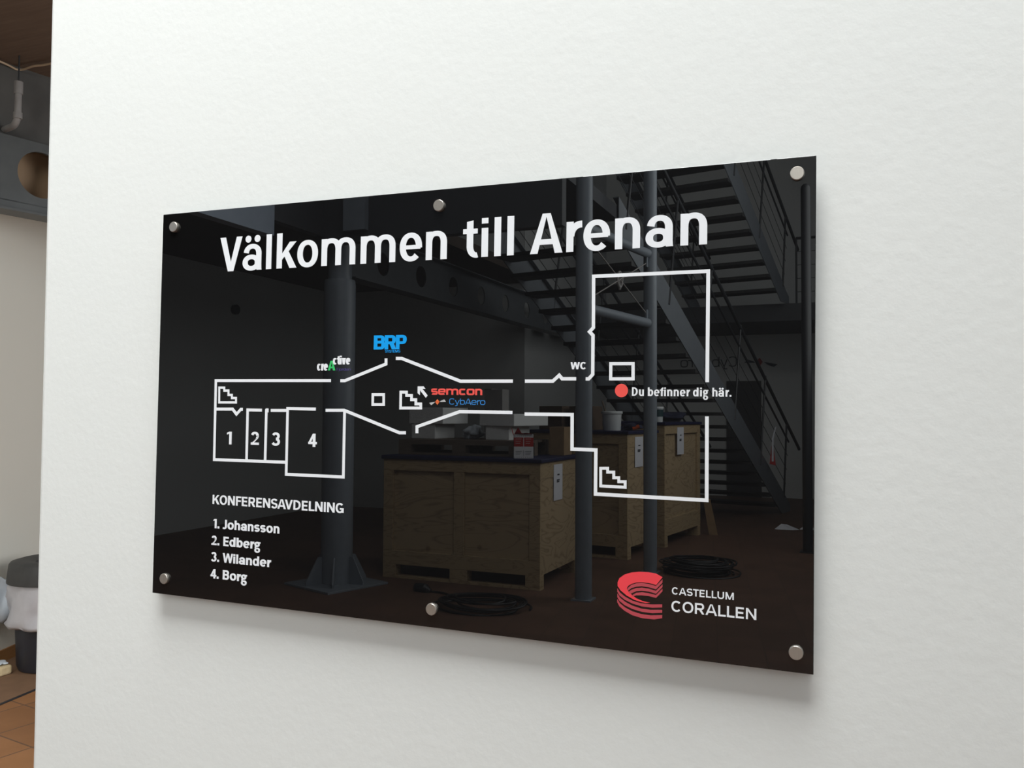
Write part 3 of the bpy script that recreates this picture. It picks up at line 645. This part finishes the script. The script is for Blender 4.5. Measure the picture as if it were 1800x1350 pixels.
# steel columns
ca = hall('steel_column', 'thick grey steel column on a gusseted base plate, left in the sign reflection', 'column', -3.72, 5.34, 0, -.35)
H('lower_shaft', MB().lathe([(.142, .02), (.142, 2.72), (.135, 2.76)], seg=48), M['colsteel'], ca, smooth=True)
H('upper_shaft', MB().lathe([(.106, 2.76), (.106, 3.56)], seg=40), M['colsteel'], ca, smooth=True)
H('base_plate', MB().box((-.33, -.33, 0), (.33, .33, .02)), M['colsteel'], ca, bevel=.003)
for k in range(6):
    a = 2*PI*k/6+.3; c, s = math.cos(a), math.sin(a); t = Vector((-s, c, 0))*.007
    pr = [(c*.135, s*.135, .02), (c*.29, s*.29, .02), (c*.29, s*.29, .05), (c*.18, s*.18, .26), (c*.135, s*.135, .26)]
    H('gusset', MB().prism([Vector(q)-t for q in pr], t*2), M['colsteel'], ca)
for name, lb, x, d, r, top, m in (('slim_column', 'slim grey steel column beside the front crate, reflected in the sign', -1.477, 5.62, .071, 7.5, 'colsteel'),
                                  ('slim_column', 'slim grey steel column behind the coral emblem, reflected in the sign', -1.238, 7.06, .066, 7.5, 'colsteel'),
                                  ('slim_column', 'dark column with a rounded free top at the right edge of the reflection', .13, 9.0, .055, 4.16, 'railsteel')):
    t = hall(name, lb, 'column', x, d, 0, 0, 'slim steel columns')
    prof = [(r, .012), (r, top)] if top > 5 else [(r, .012), (r, top), (r*.85, top+.025), (r*.5, top+.045)]
    H('shaft', MB().lathe(prof, seg=40), M[m], t, smooth=True)
    H('base_plate', MB().box((-.085, -.085, 0), (.085, .085, .012)), M[m], t)
# cross brace between the two slim columns
Bv = Vector((-1.477, 5.62, 0)); Cv = Vector((-1.238, 7.06, 0)); D = (Cv-Bv).normalized()
br = hall('cross_brace', 'grey tubes and crossed tie rods bracing the two slim columns, reflected', 'brace', Bv.x, Bv.y, 2.44)
def bp(s, z): v = D*s; return (v.x, v.y, z-2.44)
Ln = (Cv-Bv).length
for z in (2.45, 3.14):
    H('brace_tube', MB().tube([bp(.07, z), bp(Ln-.07, z)], .045, 24), M['colsteel'], br, smooth=True)
for z0, z1 in ((2.53, 3.05), (3.05, 2.53)):
    H('tie_rod', MB().tube([bp(.075, z0), bp(Ln-.07, z1)], .006, 10), M['pipe'], br, smooth=True)
for z, s in ((2.53, .085), (2.53, Ln-.08), (3.05, .085), (3.05, Ln-.08)):
    v = D*s; H('lug', MB().box((v.x-.008, v.y-.035, z-2.44-.05), (v.x+.008, v.y+.035, z-2.44+.05)), M['colsteel'], br)
tb = MB(); n = 20
tb.tube([bp(Ln/2+.05*math.cos(2*PI*k/n), 2.79+.07*math.sin(2*PI*k/n)) for k in range(n)], .012, 8, closed=True)
tk = H('tension_ring', tb, M['pipe'], br, smooth=True)
H('hook', MB().tube([bp(Ln/2-.02, 2.78), bp(Ln/2, 2.70), bp(Ln/2+.03, 2.74)], .012, 8), M['pipe'], br, smooth=True)

# cellular beam under the upper floor
cb = hall('cellular_beam', 'grey steel beam with a row of round holes, reflected above the crates', 'beam', -3.72, 5.46, 2.80)
cells = [(0, .23, None)] + [(.23+k*.8, 1.03+k*.8, .63+k*.8) for k in range(9)]
H('web_plate', web(MB(), cells, .012, .45, .115, .014, lambda s, z, o: (o-.007, s, z)), M['beamsteel'], cb)
H('lower_flange', MB().box((-.09, 0, 0), (.09, 7.44, .012)), M['beamsteel'], cb)
H('upper_flange', MB().box((-.09, 0, .45), (.09, 7.43, .462)), M['beamsteel'], cb)

# crates
def crate(label, x, d, rot, Wd, Dp, Ht, sheet_x, side_frame):
    t = hall('plywood_crate', label, 'crate', x, d, 0, rot, 'plywood crates on the hall floor')
    z0 = .125; zt = Ht-.035; e = .03
    H('panel_box', MB().box((-Wd+e, e, z0), (-e, Dp-e, zt)), M['ply'], t)
    fr = .105
    for name, a, b in (('top_rail', (-Wd, 0, zt-fr), (0, e, zt)), ('bottom_rail', (-Wd, 0, z0), (0, e, z0+.13)),
                       ('stile', (-Wd, 0, z0+.13), (-Wd+fr, e, zt-fr)), ('stile', (-fr, 0, z0+.13), (0, e, zt-fr)),
                       ('stile', (-Wd/2-fr/2, 0, z0+.13), (-Wd/2+fr/2, e, zt-fr))):
        H(name, MB().box(a, b), M['timber'], t, bevel=.003)
    if side_frame:
        for name, a, b in (('top_rail', (-e, e, zt-fr), (0, Dp, zt)), ('bottom_rail', (-e, e, z0), (0, Dp, z0+.2)), ('stile', (-e, Dp-fr, z0+.2), (0, Dp, zt-fr))):
            H(name, MB().box(a, b), M['timber'], t, bevel=.003)
    else:
        H('side_panel', MB().box((-e, e, z0), (-.004, Dp, zt)), M['ply'], t)
        H('top_rail', MB().box((-.004, e, zt-.14), (.0, Dp, zt)), M['timber'], t)
    for yy in (0, Dp-.1):
        for xx in (-Wd, -Wd/2-.09, -.14):
            H('foot_block', MB().box((xx, yy, .02), (xx+(.18 if xx == -Wd/2-.09 else .14), yy+.1, z0)), M['timber'], t, bevel=.003)
    H('ground_board', MB().box((-Wd, 0, 0), (-.0, .1, .02)), M['timber'], t)
    H('ground_board', MB().box((-Wd, Dp-.1, 0), (0, Dp, .02)), M['timber'], t)
    b = MB().box((-Wd-.02, -.02, zt), (.02, Dp+.02, Ht)); H('lid', b, M['tarp'], t, bevel=.008)
    p = H('paper_note', MB().box((.002, sheet_x, zt-.36), (.005, sheet_x+.23, zt-.03)), M['paper'], t)
    for k, (yy, zz, ww) in enumerate(((.09, .12, .06), (.075, .17, .08), (.075, .185, .07))):
        H('printed_line', MB().box((.005, sheet_x+yy, zt-zz-.012), (.0056, sheet_x+yy+ww, zt-zz)), M['ink'], p)
    return t
crate('front plywood crate with a pallet of foam blocks on its navy lid, reflected', -1.93, 5.80, -.02, 1.60, 1.04, 1.15, .33, False)
crate('middle plywood crate carrying a white pail, between the slim columns in the reflection', -1.62, 7.66, -.15, 1.25, .86, 1.37, .20, False)
crate('rear plywood crate right of the emblem column, carrying a small tub, reflected', -1.43, 8.66, -.15, 1.25, 1.30, 1.46, .42, True)

# pallet and packing material on the front crate
pl = hall('pallet', 'dark wooden pallet on the lid of the front crate, reflected in the sign', 'pallet', -2.2, 6.06, 1.15)
for k in range(7): H('deck_board', MB().box((-1.3, .0+k*.105, .125), (0, .09+k*.105, .148)), M['oldtimber'], pl)
for yy in (0, .315, .63):
    H('bearer', MB().box((-1.3, yy, .1), (0, yy+.09, .125)), M['oldtimber'], pl)
    H('bottom_board', MB().box((-1.3, yy, 0), (0, yy+.09, .02)), M['oldtimber'], pl)
    for xx in (-1.3, -.72, -.14): H('block', MB().box((xx, yy, .02), (xx+.14, yy+.09, .1)), M['oldtimber'], pl)
PZ = 1.298
def foam(label, x, d, z, sx, sy, sz, rot=0):
    t = hall('foam_block', label, 'foam block', x, d, z, rot, 'foam blocks on the pallet')
    H('block', MB().box((-sx, 0, 0), (0, sy, sz)), M['foam'], t, bevel=.006)
    return t
foam('lower foam block at the left end of the reflected pallet', -3.20, 6.25, PZ, .27, .40, .148, -.05)
foam('wide foam block topmost at the left end of the reflected pallet', -3.10, 6.22, PZ+.148, .40, .48, .16, -.10)
foam('short foam block lying under the long one, mid pallet in the reflection', -2.40, 6.22, PZ, .26, .42, .135, -.12)
foam('long foam block topmost near the red and white carton, reflected', -2.33, 6.17, PZ+.135, .40, .62, .115, -.20)
t = hall('plastic_film', 'crumpled bundle of clear film between the foam blocks on the pallet', 'film', -2.88, 6.45, PZ)
lump('bundle', M['film'], t, (0, 0, .07), (.085, .12, .07), 5, .35, flip=True)
t = hall('grey_box', 'tall grey cardboard box standing behind the foam on the pallet', 'box', -2.62, 6.30, PZ)
H('shell', MB().box((-.26, .42, 0), (-.06, .60, .50)), M['cardgrey'], t, bevel=.003)
H('flap', MB().box((-.26, .42, .50), (-.18, .60, .506)), M['cardgrey'], t)
t = hall('carton', 'plain brown carton on the crate lid behind the red and white carton', 'carton', -1.965, 6.56, 1.15)
H('shell', MB().box((-.15, 0, 0), (0, .24, .27)), M['card'], t, bevel=.003)
H('flap', MB().box((-.15, 0, .27), (0, .115, .274)), M['card'], t); H('flap', MB().box((-.15, .125, .27), (0, .24, .274)), M['card'], t)
for lb, x, w in (('left one of two dark brown cartons on the middle crate, reflected', -2.50, .30), ('right one of two dark brown cartons on the middle crate, reflected', -2.13, .30)):
    t = hall('dark_carton', lb, 'carton', x, 8.08, 1.37, -.15, 'dark cartons on the middle crate')
    H('shell', MB().box((-w, 0, 0), (0, .26, .27)), M['carddark'], t, bevel=.003)
    H('tape_strip', MB().box((-w, .11, .27), (0, .15, .272)), M['card'], t)
# torn red and white carton
t = hall('printed_carton', 'red and white printed carton with a torn open top on the front crate', 'carton', -2.045, 5.93, 1.15, .42)
w, dp, h = .175, .12, .215
H('lower_shell', MB().box((-w, 0, 0), (0, dp, h*.49)), M['whitecard'], t)
H('red_band', MB().box((-w, 0, h*.49), (0, dp, h*.87)), M['redcard'], t)
H('upper_shell', MB().box((-w, 0, h*.87), (0, dp, h)), M['whitecard'], t)
H('torn_flap', MB().prism([(-w-.002, .0, h*.95), (-w-.002, .10, h*.95), (-w-.015, .085, h*1.12), (-w-.01, .06, h*1.05), (-w-.025, .035, h*1.28), (-w-.015, .012, h*1.06)], (.004, 0, 0)), M['redcard'], t)
H('torn_flap', MB().prism([(-w, -.001, h), (-w*.05, -.001, h), (-w*.1, -.02, h*1.05), (-w*.4, -.025, h*1.07), (-w*.62, -.02, h*1.05), (-w*.8, -.03, h*1.30), (-w*.93, -.015, h*1.1)], (0, .004, 0)), M['redcard'], t)
def ink(parent, a, b, m): H('printed_mark', MB().box(a, b), M[m], parent)
ink(t, (-w*.52, -.001, h*.49), (-w*.485, 0, h*.87), 'whitecard')
for k in range(3):
    ink(t, (-w*.92, -.0012, h*(.80-.09*k)), (-w*(.62+.03*k), 0, h*(.805-.09*k)+.002), 'whitecard')
    ink(t, (-w*.40, -.0012, h*(.80-.09*k)), (-w*(.12+.03*k), 0, h*(.805-.09*k)+.002), 'whitecard')
    ink(t, (-w*.92, -.0012, h*(.28-.07*k)), (-w*(.60+.04*k), 0, h*(.285-.07*k)+.002), 'ink')
    ink(t, (-w*.42, -.0012, h*(.28-.07*k)), (-w*(.10+.03*k), 0, h*(.285-.07*k)+.002), 'ink')
ink(t, (-w*.515, -.0012, h*.1), (-w*.50, 0, h*.34), 'ink')
for k in range(9):
    ink(t, (-w*(.97-.11*k), -.0012, h*.92), (-w*(.93-.11*k), 0, h*.94), 'ink'); ink(t, (-w*(.97-.11*k), -.0012, h*.03), (-w*(.93-.11*k), 0, h*.05), 'ink')
# pails
def pail(label, x, d, z, r, h, name, cat='pail'):
    t = hall(name, label, cat, x, d, z)
    H('body', MB().lathe([(r*.86, 0), (r*.88, .004), (r*.97, h*.86), (r*1.0, h), (r*.93, h), (r*.85, h*.9), (r*.8, .02)], seg=40), M['pail'], t, smooth=True)
    H('rim', MB().lathe([(r*1.0, h*.86), (r*1.07, h*.87), (r*1.08, h*.97), (r*1.02, h), (r*.96, h)], seg=40, close=False), M['pail'], t, smooth=True)
    return t
t = pail('white pail with a stirring stick, on the middle crate in the reflection', -1.88, 7.98, 1.37, .112, .215, 'paint_pail')
H('stirring_stick', MB().tube([(-.02, 0, .05), (-.125, .04, .33)], .010, 8), M['oldtimber'], t, smooth=True)
t = pail('small white tub with a dark label, on the rear crate in the reflection', -1.58, 8.98, 1.46, .066, .185, 'paint_tub', 'tub')
H('label_band', MB().lathe([(.0632, .065), (.0655, .15)], seg=40, close=False), M['teal'], t, smooth=True)
t = hall('cloth_heap', 'navy cloth heap right of the small tub on the rear crate', 'cloth', -1.52, 9.32, 1.46)
lump('heap', M['rag'], t, (0, 0, .062), (.19, .12, .055), 9, .4, flip=True)
t = hall('tool_heap', 'dark tools lying beside the white pail on the middle crate', 'tools', -1.72, 8.12, 1.37)
lump('pouch', M['rag'], t, (.0, 0, .035), (.12, .07, .035), 12, .5, flip=True)
H('orange_grip', MB().tube([(.06, -.07, .02), (.13, -.05, .05)], .022, 12), M['orangep'], t, smooth=True)

# cable coils, loose paper, board, barrier tape
def coil(label, x, d, r, turns, seed, tail=None, ys=.8):
    rnd = random.Random(seed); pts = []; n = turns*36
    ph = [rnd.uniform(0, 6) for _ in range(6)]
    for k in range(n):
        a = 2*PI*k/36; tt = k/n
        rr = r*(.62+.38*abs(math.sin(tt*5.3+ph[0]))+.10*math.sin(a*.37+ph[1]))
        pts.append((rr*math.cos(a)+.10*r*math.sin(tt*17+ph[2]), ys*rr*math.sin(a)+.10*r*math.cos(tt*13+ph[3]), .010+.010*(k//36)*.9+.006*math.sin(a*2+ph[4])))
    o = hall('cable_coil', label, 'cable', x, d, 0, 0, 'coiled extension cables on the floor')
    if tail:
        last = Vector(pts[-1]); end = Vector((tail[0]-x, tail[1]-d, .02)); m = len(pts)
        for k in range(1, 25):
            u = k/24; p = last.lerp(end, u); p.z = .009+(last.z-.009)*(1-u)**2; p.y += .06*math.sin(u*9); pts.append(tuple(p))
    H('cable', MB().tube(pts, .0085, 8), M['cable'], o, smooth=True)
    if tail:
        e = Vector(pts[-1])
        H('plug', MB().tube([e, e+Vector((-.05, 0, .02)), e+Vector((-.15, .02, .02))], [.022, .045, .04], 12), M['cable'], o, smooth=True)
    return o
coil('flat coil of black extension cable with its plug, before the front crate in the reflection', -2.14, 5.02, .36, 8, 4, (-2.78, 5.34), .72)
coil('bulky heap of black cable on the floor right of the emblem column, reflected', -.80, 7.22, .34, 16, 8)
for lb, x, d, s in (('white crumpled paper on the floor, nearer the stair foot in the reflection', -.26, 10.95, .11), ('small pale paper scrap at the right edge of the reflected floor', .02, 11.05, .08)):
    t = hall('paper_scrap', lb, 'paper', x, d, 0)
    H('sheet', MB().prism([(-s*1.2, -s*.5, .0), (s*.9, -s*.6, .0), (s*1.6, s*.1, .0), (s*.2, s*.7, s*.45), (-s*.5, s*.4, s*.55)], (0, .004, .004)), M['paper'], t)
t = hall('leaning_board', 'brown board leaning on the right side of the rear crate, reflected', 'board', -1.15, 9.98)
H('board', MB().prism([(.02, 0, 0), (.13, 0, 0), (.03, .02, .46), (-.06, .02, .46)], (.0, .016, .0)), M['card'], t)

# stacked stair flights
u = Vector((-.2, -.98, 0)).normalized(); nl = Vector((-.98, .2, 0)).normalized()      # up the flight; towards its left side
def flight(label, z0, first=None):
    t = hall('stair_flight', label, 'stairs', -.446, 12.842, z0, 0, 'steel stair flights')
    WID, SL, LEN = 1.55, .595, 5.75
    def P(s, z, o=0): v = u*s + nl*o; return Vector((v.x, v.y, z))
    for o in (0, WID):
        H('stringer', MB().prism([P(-.45, 0, o), P(0, 0, o), P(LEN, SL*LEN-.03, o), P(LEN, SL*LEN+.36, o), P(-.25, .22, o), P(-.45, .12, o)], nl*(.012 if o == 0 else -.012)), M['stairsteel'], t)
        H('stringer_flange', MB().prism([P(-.25, .22, o), P(LEN, SL*LEN+.36, o), P(LEN, SL*LEN+.37, o), P(-.25, .23, o)], nl*(.07 if o == 0 else -.07)), M['stairsteel'], t)
        e = .03 if o == 0 else WID-.03
        rail = [P(-1.0, .98, o), P(-.93, 1.03, o), P(LEN, 1.60+SL*LEN, o)]
        H('handrail', MB().tube(rail, .024, 12), M['railsteel'], t, smooth=True)
        for k in range(6):
            s = -.15+1.12*k
            H('baluster', MB().tube([P(s+.14, SL*s+.24, o), P(s-.14, SL*s+1.56, o)] if s > 0 else [P(s+.05, .25, o), P(s-.12, 1.5+SL*s, o)], .015, 8), M['railsteel'], t)
        for k in range(4):
            zz = .58+.22*k
            H('wire', MB().tube([P(-.2-.06*k, zz-.12, o), P(LEN, SL*LEN+zz, o)], .0045 if k < 3 else .016, 6), M['railsteel'], t)
    n = 19
    for k in range(n):
        s = .30*k+.05; z = .176*(k+1)
        if z > SL*LEN+.1: break
        H('tread', MB().prism([P(s-.02, z, .012), P(s+.28, z, .012), P(s+.28, z-.045, .012), P(s-.02, z-.045, .012)], nl*(WID-.024)), M['tread'], t)
    return t
flight('lower grey steel stair flight with wire balustrade, reflected at the right of the sign', 0)
flight('upper grey steel stair flight, reflected at the top right of the sign', 3.36)
t = hall('guard_rail', 'dark landing guard rail behind the stairs at the top right of the reflection', 'railing', .6, 13.3, 3.36)
H('top_rail', MB().tube([(-.85, 0, 1.08), (.1, 0, 1.08)], .022, 10), M['railsteel'], t)
for k in range(3): H('post', MB().tube([(.1-.47*k, 0, 0), (.1-.47*k, 0, 1.08)], .016, 8), M['railsteel'], t)
for k in range(4): H('wire', MB().tube([(-.85, 0, .2+.22*k), (.1, 0, .2+.22*k)], .005, 6), M['railsteel'], t)
t = hall('barrier_tape', 'strip of red and white tape hanging on the lower stair stringer', 'tape', -.56, 12.05, 1.10)
H('red_strip', MB().prism([(0, -.01, -.28), (.09, -.01, -.30), (.06, -.01, -.05), (.03, -.01, 0)], (0, .004, 0)), M['redtape'], t)
H('white_strip', MB().prism([(.03, -.016, -.24), (.06, -.016, -.24), (.06, -.016, .1), (.10, -.016, .28), (.085, -.016, .28), (.035, -.016, .1)], (0, .004, 0)), M['paper'], t)

# rear wall: door and lettering (it reads backwards in the mirror image)
struct(MB().box((-1.66, -15.5, 0), (-1.02, -15.46, 2.2)).build('door_1', M['doorgrey']))
lg = hall('wall_logo', 'dark letters and a propeller mark on the rear wall, backwards in the reflection', 'wall lettering', -1.05, 15.5, 2.56)
def onwall(name, polys, m):
    H(name, MB().flat([[(-x, y) for x, y in p] for p in polys], .01, -.0), m, lg)
FCy = dict(s=.09, h=.09, xh=.74, n=3.2)
onwall('lettering', run('CybAero', .42, 1.50, -.08, .19, FCy, 1), M['logoink'])
onwall('propeller_hub', [[(-.06, 0), (0, .08), (.06, 0), (0, -.08)]], M['redcard'])
onwall('propeller_blade', [[(-.33, -.05), (-.08, 0), (-.15, -.06), (-.26, -.10)]], M['logoink'])
onwall('propeller_blade', [[(.08, 0), (.22, .05), (.28, -.01), (.10, -.015)]], M['logoink'])
t = hall('wall_fitting', 'small dark round fitting high on the left wall of the reflection', 'fitting', -7.5, 8.4, 3.0)
H('cover', MB().tube([(0, 0, 0), (.05, 0, 0)], .07, 24), M['cable'], t, smooth=True)
